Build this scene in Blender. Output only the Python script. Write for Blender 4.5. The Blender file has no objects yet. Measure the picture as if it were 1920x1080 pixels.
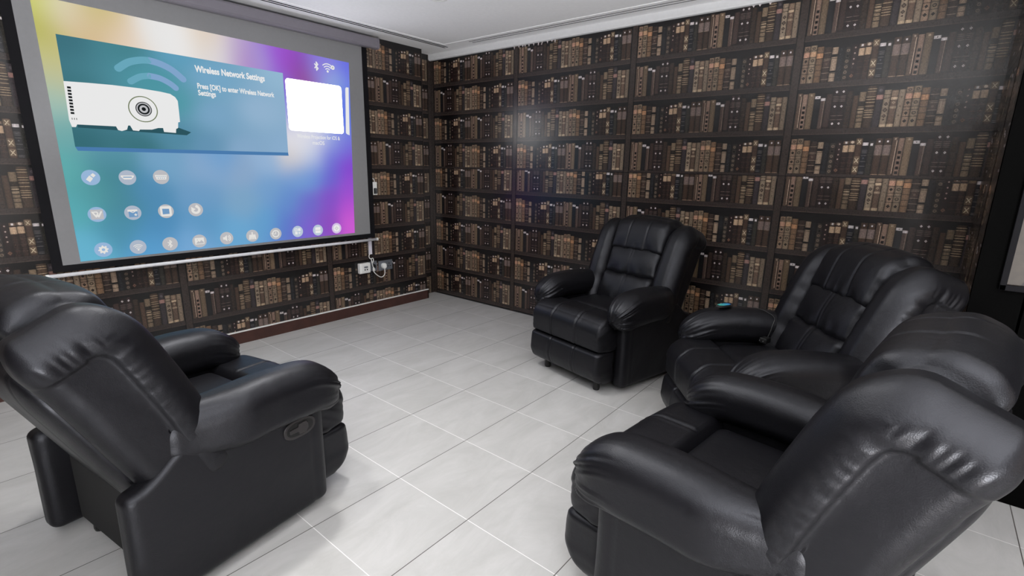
import bpy, math, random
import numpy as np
from mathutils import Matrix, Vector

S = bpy.context.scene
COL = S.collection
random.seed(7)
np.random.seed(7)

# ------------------------------------------------------------------ camera
cam_d = bpy.data.cameras.new('camera')
cam_d.sensor_fit = 'HORIZONTAL'
cam_d.sensor_width = 36.0
cam_d.lens = 937.457 / 1920 * 36
cam_d.clip_start = 0.02
cam = bpy.data.objects.new('camera', cam_d)
COL.objects.link(cam)
yaw, pitch, roll = (math.radians(a) for a in (39.1429, -13.5729, 1.05324))
fw = Vector((math.cos(pitch)*math.cos(yaw), math.cos(pitch)*math.sin(yaw), math.sin(pitch)))
rt = fw.cross(Vector((0, 0, 1))).normalized()
up = rt.cross(fw)
r2 = math.cos(roll)*rt + math.sin(roll)*up
u2 = -math.sin(roll)*rt + math.cos(roll)*up
m = Matrix((r2, u2, -fw)).transposed().to_4x4()
m.translation = Vector((-3.90039, -4.21364, 1.46))
cam.matrix_world = m
S.camera = cam

# ------------------------------------------------------------------ world, lights, exposure
S.view_settings.view_transform = 'Standard'
S.view_settings.look = 'None'
S.view_settings.gamma = 1.0
S.view_settings.use_curve_mapping = False
S.view_settings.exposure = 0.0
world = bpy.data.worlds.new('world')
S.world = world
world.use_nodes = True
wbg = world.node_tree.nodes['Background']
wbg.inputs['Color'].default_value = (0.75, 0.85, 1.0, 1)
wbg.inputs['Strength'].default_value = 0.6


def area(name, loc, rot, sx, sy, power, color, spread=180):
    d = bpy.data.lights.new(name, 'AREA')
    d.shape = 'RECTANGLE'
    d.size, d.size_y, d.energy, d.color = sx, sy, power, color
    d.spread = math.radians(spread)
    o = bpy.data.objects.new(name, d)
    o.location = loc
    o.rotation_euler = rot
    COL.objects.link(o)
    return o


# unseen fill light added at the back wall opening, aimed up at the ceiling
area('added_cool_fill', (-4.95, -6.82, 1.40), (math.radians(128), 0, 0), 1.3, 1.7, 50, (0.90, 0.95, 1.0), 115)
# unseen warm fill added behind the gap in the back wall
area('added_warm_fill', (-2.6, -6.82, 1.1), (math.radians(90), 0, 0), .9, 2.0, 5, (1.0, 0.72, 0.45))
# uplights added on the floor behind the camera to brighten ceiling and walls
area('added_floor_uplight', (-5.2, -6.0, .012), (math.radians(180), 0, 0), 1.1, 1.3, 680, (0.975, 0.985, 1.0))
area('added_warm_uplight', (-4.2, -5.2, .012), (math.radians(180), 0, 0), .5, .5, 9, (1.0, 0.66, 0.36))  # small warm uplight added for the side of the nearest recliner
# overhead fill lights added above the seats without fixtures, all outside the frame
for dx, dy, pw in ((-2.40, -1.9, 20), (-3.35, -2.1, 10), (-2.9, -3.0, 7)):
    dlight = area('added_overhead_fill', (dx, dy, 2.600), (0, 0, 0), .16, .16, pw, (1.0, 0.985, 0.97), 150)
    dlight.data.shape = 'DISK'


# ------------------------------------------------------------------ helpers
def lin(c):
    return tuple(((v/255)/12.92 if v/255 <= 0.04045 else ((v/255+0.055)/1.055)**2.4) for v in c)


def link(name, mesh, parent=None):
    o = bpy.data.objects.new(name, mesh)
    COL.objects.link(o)
    if parent is not None:
        o.parent = parent
    return o


def thing(name, label, cat, loc=(0, 0, 0), rotz=0.0, group=None):
    o = bpy.data.objects.new(name, None)
    o.empty_display_size = 0.1
    COL.objects.link(o)
    o.location = loc
    o.rotation_euler = (0, 0, rotz)
    return tag(o, label, cat, group)


def tag(o, label, cat, group=None):
    o['label'] = label
    o['category'] = cat
    if group:
        o['group'] = group
    return o


def structure(o):
    o['kind'] = 'structure'
    return o


class MB:
    """collects shapes, builds one mesh object"""
    def __init__(self):
        self.v, self.f, self.mi = [], [], []

    def add(self, vs, fs, mat=0):
        b = len(self.v)
        self.v += [tuple(map(float, p)) for p in vs]
        self.f += [tuple(b+i for i in f) for f in fs]
        self.mi += [mat]*len(fs)
        return self

    def box(self, a, b, mat=0):
        x0, y0, z0 = (min(p, q) for p, q in zip(a, b))
        x1, y1, z1 = (max(p, q) for p, q in zip(a, b))
        vs = [(x0, y0, z0), (x1, y0, z0), (x1, y1, z0), (x0, y1, z0), (x0, y0, z1), (x1, y0, z1), (x1, y1, z1), (x0, y1, z1)]
        return self.add(vs, [(0, 3, 2, 1), (4, 5, 6, 7), (0, 1, 5, 4), (1, 2, 6, 5), (2, 3, 7, 6), (3, 0, 4, 7)], mat)

    def tube(self, pts, r, seg=10, mat=0, caps=True):
        pts = [Vector(p) for p in pts]
        rs = r if isinstance(r, (list, tuple)) else [r]*len(pts)
        vs, fs = [], []
        n = None
        for i, p in enumerate(pts):
            t = (pts[min(i+1, len(pts)-1)] - pts[max(i-1, 0)]).normalized()
            if n is None:
                n = t.orthogonal().normalized()
            n = (n - t*n.dot(t)).normalized()
            b = t.cross(n)
            for k in range(seg):
                a = 2*math.pi*k/seg
                vs.append(p + (n*math.cos(a) + b*math.sin(a))*rs[i])
        for i in range(len(pts)-1):
            for k in range(seg):
                k2 = (k+1) % seg
                fs.append((i*seg+k, i*seg+k2, (i+1)*seg+k2, (i+1)*seg+k))
        if caps:
            fs.append(tuple(reversed(range(seg))))
            fs.append(tuple((len(pts)-1)*seg+k for k in range(seg)))
        return self.add(vs, fs, mat)

    def prism(self, poly, fn, d0, d1, mat=0):
        """poly: 2-D outline; fn(u, v, d) -> 3-D point; extruded between d0 and d1"""
        n = len(poly)
        vs = [fn(u, v, d0) for u, v in poly] + [fn(u, v, d1) for u, v in poly]
        fs = [tuple(range(n)), tuple(reversed(range(n, 2*n)))]
        fs += [(i, n+i, n+(i+1) % n, (i+1) % n) for i in range(n)]
        return self.add(vs, fs, mat)

    def flat(self, poly, fn, d, mat=0):
        return self.add([fn(u, v, d) for u, v in poly], [tuple(range(len(poly)))], mat)

    def build(self, name, mats, parent=None, smooth=False, bevel=0.0, fix=True):
        me = bpy.data.meshes.new(name)
        me.from_pydata(self.v, [], self.f)
        mats = mats if isinstance(mats, (list, tuple)) else [mats]
        for mt in mats:
            me.materials.append(mt)
        me.polygons.foreach_set('material_index', self.mi)
        if smooth:
            me.polygons.foreach_set('use_smooth', [True]*len(me.polygons))
        me.update()
        if fix:
            import bmesh
            bm = bmesh.new()
            bm.from_mesh(me)
            bmesh.ops.recalc_face_normals(bm, faces=bm.faces)
            bm.to_mesh(me)
            bm.free()
        o = link(name, me, parent)
        if bevel:
            md = o.modifiers.new('bevel', 'BEVEL')
            md.width = bevel
            md.segments = 3
            md.limit_method = 'ANGLE'
        return o


def nodes_of(name):
    mt = bpy.data.materials.new(name)
    mt.use_nodes = True
    nt = mt.node_tree
    return mt, nt, nt.nodes['Principled BSDF']


def pmat(name, rgb, rough=0.5, metal=0.0, spec=0.5, noise=0.12, nscale=40, bump=0.0, bscale=200, coat=0.0):
    """procedural material: noise-varied colour, optional fine bump"""
    mt, nt, b = nodes_of(name)
    c = lin(rgb)
    tc = nt.nodes.new('ShaderNodeTexCoord')
    nz = nt.nodes.new('ShaderNodeTexNoise')
    nz.inputs['Scale'].default_value = nscale
    nz.inputs['Detail'].default_value = 4
    nt.links.new(tc.outputs['Object'], nz.inputs['Vector'])
    rp = nt.nodes.new('ShaderNodeValToRGB')
    rp.color_ramp.elements[0].position = 0.3
    rp.color_ramp.elements[1].position = 0.7
    rp.color_ramp.elements[0].color = tuple(v*(1-noise) for v in c) + (1,)
    rp.color_ramp.elements[1].color = tuple(min(1, v*(1+noise)) for v in c) + (1,)
    nt.links.new(nz.outputs['Fac'], rp.inputs['Fac'])
    nt.links.new(rp.outputs['Color'], b.inputs['Base Color'])
    b.inputs['Roughness'].default_value = rough
    b.inputs['Metallic'].default_value = metal
    b.inputs['Specular IOR Level'].default_value = spec
    b.inputs['Coat Weight'].default_value = coat
    if bump:
        n2 = nt.nodes.new('ShaderNodeTexNoise')
        n2.inputs['Scale'].default_value = bscale
        n2.inputs['Detail'].default_value = 3
        nt.links.new(tc.outputs['Object'], n2.inputs['Vector'])
        bp = nt.nodes.new('ShaderNodeBump')
        bp.inputs['Strength'].default_value = bump
        bp.inputs['Distance'].default_value = 0.002
        nt.links.new(n2.outputs['Fac'], bp.inputs['Height'])
        nt.links.new(bp.outputs['Normal'], b.inputs['Normal'])
    return mt


def emat(name, rgb, strength=1.0):
    mt, nt, b = nodes_of(name)
    b.inputs['Base Color'].default_value = (0, 0, 0, 1)
    b.inputs['Specular IOR Level'].default_value = 0
    b.inputs['Emission Color'].default_value = lin(rgb) + (1,)
    b.inputs['Emission Strength'].default_value = strength
    return mt


# ------------------------------------------------------------------ wallpaper (printed book shelves)
def wallpaper_material(name, gain):
    mt, nt, b = nodes_of(name)
    N, L = nt.nodes, nt.links
    at = N.new('ShaderNodeAttribute')
    at.attribute_name = 'print_colour'
    uv = N.new('ShaderNodeUVMap')
    sep = N.new('ShaderNodeSeparateXYZ')
    L.new(uv.outputs['UV'], sep.inputs['Vector'])

    def math_(op, a, bb=None):
        n = N.new('ShaderNodeMath')
        n.operation = op
        for i, v in enumerate((a, bb)):
            if v is None:
                continue
            if isinstance(v, (int, float)):
                n.inputs[i].default_value = v
            else:
                L.new(v, n.inputs[i])
        return n.outputs[0]
    # the printed spine is rounded: darker towards both edges of each printed book
    e = math_('ABSOLUTE', math_('SUBTRACT', math_('MULTIPLY', sep.outputs['X'], 2.0), 1.0))
    e = math_('SUBTRACT', 1.06, math_('MULTIPLY', math_('POWER', e, 3.0), 0.62))
    tc = N.new('ShaderNodeTexCoord')
    mp = N.new('ShaderNodeMapping')
    mp.inputs['Scale'].default_value = (90, 90, 60)
    L.new(tc.outputs['Object'], mp.inputs['Vector'])
    nz = N.new('ShaderNodeTexNoise')
    nz.inputs['Scale'].default_value = 1.6
    nz.inputs['Detail'].default_value = 5
    nz.inputs['Roughness'].default_value = 0.7
    L.new(mp.outputs['Vector'], nz.inputs['Vector'])
    g = math_('ADD', -0.15, math_('MULTIPLY', nz.outputs['Fac'], 2.3))
    f = math_('MULTIPLY', math_('MULTIPLY', e, g), gain)
    mx = N.new('ShaderNodeVectorMath')
    mx.operation = 'SCALE'
    L.new(at.outputs['Color'], mx.inputs[0])
    L.new(f, mx.inputs['Scale'])
    L.new(mx.outputs[0], b.inputs['Base Color'])
    b.inputs['Roughness'].default_value = 0.27
    b.inputs['Specular IOR Level'].default_value = 0.6
    n2 = N.new('ShaderNodeTexNoise')
    n2.inputs['Scale'].default_value = 9
    n2.inputs['Detail'].default_value = 3
    L.new(tc.outputs['Object'], n2.inputs['Vector'])
    bp = N.new('ShaderNodeBump')
    bp.inputs['Strength'].default_value = 0.12
    bp.inputs['Distance'].default_value = 0.01
    L.new(n2.outputs['Fac'], bp.inputs['Height'])
    L.new(bp.outputs['Normal'], b.inputs['Normal'])
    return mt


M_PAPER = wallpaper_material('printed_bookshelf_wallpaper', .74)

# book: width, height, base, strips [(v0, v1, rgb)], motifs [(kind, v, size, rgb)]
DK = (24, 20, 18)
def lines(vs, rgb, t=0.012):
    return [(v-t/2, v+t/2, rgb) for v in vs]
TAN, TAN2, OR = (142, 116, 88), (146, 128, 98), (192, 134, 80)
BOOKS = [
    (1.0, .92, TAN, [(.70, .83, (190, 138, 104))]+lines((.87, .69, .5, .42, .25), DK), [('ring', .93, .36, DK), ('dia', .60, .40, DK), ('dia', .34, .40, DK), ('dia', .14, .44, DK)]),
    (1.05, .93, (138, 120, 90), [(.70, .83, (196, 146, 98))]+lines((.87, .69, .5, .42, .25), DK), [('ring', .93, .36, DK), ('ring', .60, .40, DK), ('ring', .34, .42, DK), ('dia', .14, .40, DK)]),
    (1.1, .88, (128, 98, 64), [(.68, .82, OR)]+lines((.83, .67, .5, .34, .17), (60, 44, 30)), []),
    (1.25, .85, (70, 54, 44), lines((.84, .66, .62, .42, .26, .08), (150, 130, 105))+[(.44, .60, (84, 62, 50))], [('dot', .52, .3, (110, 90, 70))]),
    (.95, .83, (150, 130, 102), [(.72, .80, DK), (.26, .32, DK)]+lines((.68, .24, .12), DK), []),
    (.95, .80, (46, 48, 52), lines((.7, .5, .3, .15), (30, 31, 34)), [('dot', .62, .12, (70, 72, 74))]),
    (1.0, .80, (64, 57, 50), lines((.83, .66, .5, .33, .17), (38, 34, 30)), [('ring', .9, .4, (128, 112, 90)), ('sq', .74, .3, DK), ('ring', .58, .4, (128, 112, 90)), ('ring', .41, .4, (128, 112, 90)), ('ring', .25, .4, (128, 112, 90)), ('ring', .09, .4, (128, 112, 90))]),
    (1.0, .84, (58, 38, 36), lines((.30, .03), (34, 24, 22)), [('dia', .92, .22, (170, 150, 136)), ('dia', .76, .22, (170, 150, 136)), ('dia', .60, .22, (170, 150, 136)), ('dia', .46, .22, (170, 150, 136)), ('dia', .12, .5, (120, 84, 60))]),
    (.9, .86, (62, 42, 36), [(.66, .86, (184, 156, 116)), (.90, .98, (116, 92, 70))]+lines((.5, .34, .16), (96, 74, 56), .008), [('sq', .94, .34, (214, 204, 184))]),
    (.95, .87, (70, 48, 38), [(.66, .86, (176, 148, 108)), (.90, .98, (120, 96, 74))]+lines((.5, .34, .16), (100, 78, 60), .008), [('dot', .94, .5, (190, 172, 144))]),
    (1.0, .92, (88, 64, 48), [(.82, .98, (126, 106, 76)), (.28, .5, (120, 100, 72)), (.05, .24, (120, 100, 72))], [('x', .90, .5, (196, 176, 138)), ('x', .39, .6, (196, 176, 138)), ('x', .14, .6, (196, 176, 138))]),
    (.9, .83, (36, 40, 52), [(.88, .97, (190, 196, 200))]+lines((.74, .70, .66, .58, .40, .26, .08, .04), (120, 120, 118), .01), [('dot', .5, .3, (84, 88, 96))]),
    (.9, .83, (60, 58, 50), lines((.6, .3), (80, 76, 66), .01), [('sq', .91, .4, (200, 200, 196))]),
    (1.15, .90, (82, 60, 44), [(.56, .82, (128, 110, 100)), (0, .02, (150, 124, 92))]+lines((.55,), (150, 134, 110)), [('sq', .92, .22, (206, 200, 190))]),
    (1.15, .90, (78, 58, 42), [(.56, .82, (124, 108, 100)), (0, .02, (150, 124, 92))]+lines((.55,), (150, 134, 110)), [('sq', .92, .22, (206, 200, 190))]),
    (.85, .93, (104, 82, 62), [], [('vline', .5, .12, (176, 152, 124)), ('sq', .95, .3, (150, 134, 112))]),
    (.85, .90, (142, 114, 92), [], [('sq', .62, .5, (40, 30, 25)), ('sq', .48, .5, (40, 30, 25)), ('sq', .34, .5, (40, 30, 25)), ('sq', .20, .5, (40, 30, 25)), ('sq', .07, .5, (40, 30, 25)), ('dot', .48, .2, TAN), ('dot', .34, .2, TAN), ('dot', .2, .2, TAN)]),
    (1.1, .92, (124, 104, 74), [], [('dot', .94, .34, (160, 140, 108))]),
    (.95, .86, (42, 42, 46), [(.89, .97, (206, 206, 200))], [('sq', .93, .2, (120, 120, 116))]),
    (.8, .79, (92, 72, 62), [(.90, .98, (204, 200, 194))], [('vline', .5, .1, (140, 120, 100))]),
    (1.05, .87, (76, 57, 50), [(.0, .05, (56, 42, 38))], []),
    (1.0, 1.0, (62, 44, 42), lines((.80, .76, .72, .68, .32, .22), (124, 110, 100), .01), [('dia', .91, .32, (206, 200, 196)), ('dia', .55, .32, (206, 200, 196)), ('dia', .12, .32, (206, 200, 196))]),
    (1.0, 1.0, (62, 44, 42), lines((.80, .76, .72, .68, .32, .22), (124, 110, 100), .01), [('dia', .91, .32, (206, 200, 196)), ('dia', .55, .32, (206, 200, 196)), ('dia', .12, .32, (206, 200, 196))]),
    (1.05, .91, (70, 54, 42), lines((.8, .62, .45, .28, .1), (50, 38, 30)), []),
    (.85, .79, (94, 70, 50), [], []),
    (1.0, .87, (128, 110, 80), [(.60, .74, (60, 48, 36))]+lines((.56, .48, .38, .28, .16), (50, 40, 30), .022)+lines((.53, .45), (176, 158, 120), .02), []),
    (1.4, 1.0, (80, 62, 46), lines((.93, .87, .74, .68, .61, .52, .42, .37, .31, .25), (166, 144, 102), .016)+[(.76, .85, (96, 74, 52))], []),
    (1.05, .98, (66, 58, 62), [(.68, .79, (160, 116, 102))], [('dot', .9, .5, (90, 84, 88))]),
    (1.0, .88, (146, 130, 102), [(0, .07, (176, 156, 118))]+lines((.88, .78), DK), [('dia', .62, .5, (84, 70, 54)), ('dia', .46, .6, (84, 70, 54)), ('dia', .3, .5, (84, 70, 54)), ('dot', .2, .3, (84, 70, 54))]),
    (1.0, .87, (112, 88, 66), [(.74, .81, (186, 164, 124)), (.84, .98, (140, 118, 90)), (0, .08, (178, 156, 116)), (.5, .56, (150, 130, 100))], [('dia', .66, .4, (150, 130, 100))]),
    (.9, .87, (134, 118, 92), [], [('dot', .8, .3, (110, 94, 70)), ('dot', .55, .3, (110, 94, 70)), ('dot', .3, .3, (110, 94, 70))]),
]
SHELF, GAP, POST = (66, 55, 50), (30, 26, 28), (70, 58, 51)


class Paper:
    def __init__(self, place, clip):
        self.v, self.f, self.c, self.u = [], [], [], []
        self.place, self.clip = place, clip

    def poly(self, pts, rgb, d, uvs=None):
        s0, s1, z0, z1 = self.clip
        if any(s < s0-1e-6 or s > s1+1e-6 or z < z0-1e-6 or z > z1+1e-6 for s, z in pts):
            return
        b = len(self.v)
        self.v += [self.place(s, z, d) for s, z in pts]
        self.f.append(tuple(range(b, b+len(pts))))
        rgb = tuple(min(v, 188) for v in rgb)
        k = sum(255*(q_/255)**1.25*1.2 for q_ in rgb)/3
        self.c.append(lin(tuple((k+(v-k)*.56)*t for v, t in zip([255*(q_/255)**1.25*1.2 for q_ in rgb], (1.02, .97, .97)))))
        self.u.append(uvs or [(0.5, 0.5)]*len(pts))

    def rect(self, s0, s1, z0, z1, rgb, d, u=None):
        a0, a1, b0, b1 = self.clip
        w = s1-s0
        t0, t1 = max(s0, a0), min(s1, a1)
        y0, y1 = max(z0, b0), min(z1, b1)
        if t1-t0 < 1e-5 or y1-y0 < 1e-5:
            return
        if u:
            ua, ub = (t0-s0)/w, (t1-s0)/w
            uv = [(ua, 0), (ub, 0), (ub, 1), (ua, 1)]
        else:
            uv = None
        self.poly([(t0, y0), (t1, y0), (t1, y1), (t0, y1)], rgb, d, uv)

    def book(self, s0, s1, zb, hh, bk, top):
        _, h, base, segs, mots = bk
        H = h*hh
        j = random.uniform(.93, 1.06)
        base = tuple(min(255, v*j) for v in base)
        g = 0.0011
        zt = min(zb+H, top)
        self.rect(s0+g, s1-g, zb, zt, base, .0004, True)
        for a, b2, c in segs:
            self.rect(s0+g, s1-g, zb+a*H, min(zb+b2*H, top), c, .0007, True)
        w = s1-s0
        cs = (s0+s1)/2
        for k, v, sz, c in mots:
            z = zb+v*H
            r = sz*w*.62
            if z+r > top or z-r < zb:
                r = min(r, max(0.001, min(top-z, z-zb)))
                if z > top:
                    continue
            if k == 'vline':
                self.rect(cs+w*.2, cs+w*.2+sz*w, zb+.01, zt-.02, c, .0010)
            elif k == 'sq':
                self.rect(cs-r*.8, cs+r*.8, z-r*.9, z+r*.9, c, .0010)
            elif k == 'dot':
                self.poly([(cs+r*.8*math.cos(a), z+r*.8*math.sin(a)) for a in [i*math.pi/4 for i in range(8)]], c, .0010)
            elif k == 'dia':
                self.poly([(cs, z-r*1.1), (cs+r, z), (cs, z+r*1.1), (cs-r, z)], c, .0010)
                self.poly([(cs, z-r*.4), (cs+r*.35, z), (cs, z+r*.4), (cs-r*.35, z)], tuple(min(255, (q+p_)/2) for q, p_ in zip(c, base)), .0013)
            elif k == 'ring':
                self.poly([(cs+r*math.cos(a), z+r*math.sin(a)) for a in [i*math.pi/5 for i in range(10)]], c, .0010)
                self.poly([(cs+r*.6*math.cos(a), z+r*.6*math.sin(a)) for a in [i*math.pi/5 for i in range(10)]], base, .0013)
                self.poly([(cs, z-r*.3), (cs+r*.25, z), (cs, z+r*.3), (cs-r*.25, z)], c, .0015)
            elif k == 'x':
                for q in (1, -1):
                    self.poly([(cs-r*.9, z-q*r), (cs-r*.6, z-q*r*1.1), (cs+r*.9, z+q*r), (cs+r*.6, z+q*r*1.1)], c, .0010)

    def shelves(self, rows, posts, parity, post_w=.05, seam=None):
        s0, s1, z0, z1 = self.clip
        self.rect(s0, s1, z0, z1, GAP, 0)
        for r, zb in enumerate(rows):
            top = rows[r-1]-.036 if r else z1
            if seam and zb < seam and r and rows[r-1] > seam:
                top = seam-.004
            self.rect(s0, s1, zb-.036, zb-.001, SHELF, .0002)
            self.rect(s0, s1, zb-.036, zb-.031, (84, 70, 62), .0003)
            if seam and zb > seam and zb-seam < .05:
                self.rect(s0, s1, seam-.004, seam, (8, 7, 8), .0018)
            for p in range(len(posts)-1):
                a, b = posts[p]+post_w/2+.004, posts[p+1]-post_w/2-.004
                if b < s0 or a > s1:
                    continue
                seq = BOOKS if (r+p+parity) % 2 == 0 else BOOKS[15:]+BOOKS[:15]
                tw = sum(k[0] for k in seq)
                s = a
                for bk in seq:
                    w = bk[0]/tw*(b-a)
                    self.book(s, s+w, zb, .242, bk, top)
                    s += w
        for p in posts:
            self.rect(p-post_w/2, p+post_w/2, z0, z1, POST, .0016)
            self.rect(p-post_w/2, p-post_w/2+.004, z0, z1, (24, 19, 18), .0019)
            self.rect(p+post_w/2-.004, p+post_w/2, z0, z1, (24, 19, 18), .0019)

    def build(self, name, slab):
        for vs, fs in slab:
            b = len(self.v)
            self.v += vs
            self.f += [tuple(b+i for i in f) for f in fs]
            self.c += [lin((40, 32, 30))]*len(fs)
            self.u += [[(.5, .5)]*len(f) for f in fs]
        me = bpy.data.meshes.new(name)
        me.from_pydata(self.v, [], self.f)
        me.materials.append(M_PAPER)
        ca = me.attributes.new('print_colour', 'FLOAT_COLOR', 'FACE')
        ca.data.foreach_set('color', [x for c in self.c for x in (*c, 1.0)])
        ul = me.uv_layers.new(name='UVMap')
        ul.data.foreach_set('uv', [x for u in self.u for q in u for x in q])
        me.update()
        return structure(link(name, me))


def slab_box(a, b):
    q = MB().box(a, b)
    return (q.v, q.f)


CEIL = 2.608
LROWS = [2.341, 2.045, 1.752, 1.46, 1.169, .878, .58, .284, -.01]
RROWS = [2.313, 2.025, 1.739, 1.454, 1.235, .938, .642, .349, .057]
LEFT_X, BACK_Y = -5.8, -6.7

# screen wall (y = 0) with a recess at its right end
w = Paper(lambda s, z, d: (s, -d, z), (LEFT_X, -.25, .0, CEIL))
w.shelves(LROWS, [-6.25, -5.04, -3.83, -2.627, -1.422, -.235], 1, post_w=.052)
w.build('wall_left', [slab_box((LEFT_X-.1, .005, 0), (-.25, .15, CEIL+.1))])
w = Paper(lambda s, z, d: (s, .15-d, z), (-.25, 0, 0, CEIL))
w.shelves(LROWS, [-1.2, -.02], 0)
w.build('wall_recess', [slab_box((-.25, .155, 0), (.1, .25, CEIL+.1))])
# book-paper wall (x = 0)
w = Paper(lambda s, z, d: (-d, -s, z), (-.15, 4.43, 0, 2.56))
w.shelves(RROWS, [-.125, 1.04, 2.237, 3.412, 4.59], 0, seam=1.437)
# small torn white flakes along the paper's top edge
for y0, n in ((1.02, 11), (3.1, 3)):
    for k in range(n):
        s = y0 + k*.045 + random.uniform(-.015, .015)
        h = random.uniform(.012, .03)
        w.poly([(s-.008, 2.549), (s+.01, 2.549), (s+.002, 2.549-h)], (225, 225, 225), .002)
w.build('wall_right', [slab_box((.005, -4.43, 0), (.1, .25, CEIL+.1))])
# return wall (y = -4.43)
w = Paper(lambda s, z, d: (-s, -4.43+d, z), (0, .9, 0, CEIL))
w.shelves(RROWS, [-.59, .59, 1.8], 1)
w.build('wall_return', [slab_box((-.895, -4.6, 0), (.1, -4.436, CEIL+.1))])

M_BLACKWALL = pmat('black_painted_wall', (4, 4, 4), .9, spec=.05, bump=.1)
M_DARKWALL = pmat('dark_brown_wall', (58, 50, 46), .6, bump=.1)
M_CEIL = pmat('white_ceiling_paint', (238, 238, 239), .8, noise=.02, bump=.05)
M_GROOVE = pmat('grey_groove', (120, 120, 120), .8)
M_CORNICE = pmat('cornice_paint', (206, 206, 207), .7, noise=.02)
M_WHITE = pmat('white_plastic', (226, 226, 224), .35, noise=.02)
M_BLACK = pmat('black_slot', (6, 6, 6), .8)

structure(MB().box((-.902, BACK_Y, 0), (-.8, -4.6, CEIL+.1)).box((-.902, -4.61, 0), (-.896, -4.433, CEIL+.1)).build('wall_pier', M_BLACKWALL))
WX0, WX1, WZ0, WZ1 = -5.65, -4.25, .45, 2.35
structure(MB().box((LEFT_X, BACK_Y-.1, 0), (WX0, BACK_Y, CEIL)).box((WX1, BACK_Y-.1, 0), (-3.1, BACK_Y, CEIL)).box((-2.1, BACK_Y-.1, 0), (-.8, BACK_Y, CEIL))
          .box((-3.1, BACK_Y-.1, 2.12), (-2.1, BACK_Y, CEIL)).box((WX0, BACK_Y-.1, 0), (WX1, BACK_Y, WZ0)).box((WX0, BACK_Y-.1, WZ1), (WX1, BACK_Y, CEIL)).build('wall_back', M_DARKWALL))
structure(MB().box((LEFT_X-.1, BACK_Y-.1, 0), (LEFT_X, .1, CEIL)).build('wall_side', M_DARKWALL))
fr = MB()
for x in (WX0, (WX0+WX1)/2-.025, WX1-.05):
    fr.box((x, BACK_Y-.07, WZ0), (x+.05, BACK_Y-.02, WZ1))
for z in (WZ0, WZ1-.05):
    fr.box((WX0, BACK_Y-.07, z), (WX1, BACK_Y-.02, z+.05))
structure(fr.build('added_window', M_WHITE))  # unseen window, added to go with the fill light

# ------------------------------------------------------------------ floor
mt, nt, b = nodes_of('pale_grey_floor_tiles')
N, L = nt.nodes, nt.links
tc = N.new('ShaderNodeTexCoord')
sp = N.new('ShaderNodeSeparateXYZ')
L.new(tc.outputs['Object'], sp.inputs['Vector'])


def mnode(op, a, bb=None, cc=None):
    n = N.new('ShaderNodeMath')
    n.operation = op
    for i, v in enumerate((a, bb, cc)):
        if v is None:
            continue
        if isinstance(v, (int, float)):
            n.inputs[i].default_value = v
        else:
            L.new(v, n.inputs[i])
    return n.outputs[0]


def grout(axis, origin, size, half):
    t = mnode('DIVIDE', mnode('SUBTRACT', axis, origin), size)
    fr_ = mnode('FRACT', mnode('ADD', t, 50.5))
    dd = mnode('MULTIPLY', mnode('ABSOLUTE', mnode('SUBTRACT', fr_, .5)), size)
    return mnode('LESS_THAN', dd, half), mnode('FLOOR', mnode('ADD', t, 50.0))


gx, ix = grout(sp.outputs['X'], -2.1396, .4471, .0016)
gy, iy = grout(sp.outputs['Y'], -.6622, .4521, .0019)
nz = N.new('ShaderNodeTexNoise')
nz.inputs['Scale'].default_value = 3.2
nz.inputs['Detail'].default_value = 8
nz.inputs['Roughness'].default_value = .68
nz.inputs['Distortion'].default_value = .6
mp = N.new('ShaderNodeMapping')
mp.inputs['Scale'].default_value = (.7, 1.8, 1)
L.new(tc.outputs['Object'], mp.inputs['Vector'])
wn = N.new('ShaderNodeTexWhiteNoise')
cx = N.new('ShaderNodeCombineXYZ')
L.new(ix, cx.inputs[0])
L.new(iy, cx.inputs[1])
L.new(cx.outputs[0], wn.inputs['Vector'])
ad = N.new('ShaderNodeVectorMath')
ad.operation = 'MULTIPLY_ADD'
ad.inputs[1].default_value = (9, 9, 9)
L.new(wn.outputs['Color'], ad.inputs[0])
L.new(mp.outputs['Vector'], ad.inputs[2])
L.new(ad.outputs[0], nz.inputs['Vector'])
rp = N.new('ShaderNodeValToRGB')
rp.color_ramp.elements[0].position = .3
rp.color_ramp.elements[1].position = .72
rp.color_ramp.elements[0].color = lin((166, 165, 163)) + (1,)
rp.color_ramp.elements[1].color = lin((184, 183, 182)) + (1,)
L.new(nz.outputs['Fac'], rp.inputs['Fac'])


def mixc(fac, a, bcol):
    n = N.new('ShaderNodeMix')
    n.data_type = 'RGBA'
    L.new(fac, n.inputs['Factor'])
    if isinstance(a, tuple):
        n.inputs[6].default_value = a
    else:
        L.new(a, n.inputs[6])
    n.inputs[7].default_value = bcol
    return n.outputs[2]


c1 = mixc(gx, rp.outputs['Color'], lin((222, 221, 219)) + (1,))  # joints along y: light on the tile edges painted in as pale grout
c2 = mixc(gy, c1, lin((78, 74, 70)) + (1,))  # joints along x: shade at the tile edges painted in as dark grout
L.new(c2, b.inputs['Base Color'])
b.inputs['Roughness'].default_value = .42
b.inputs['Specular IOR Level'].default_value = .35
M_FLOOR = mt
structure(MB().box((LEFT_X-.1, BACK_Y-.1, -.1), (.1, .25, 0)).build('floor', M_FLOOR))

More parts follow.
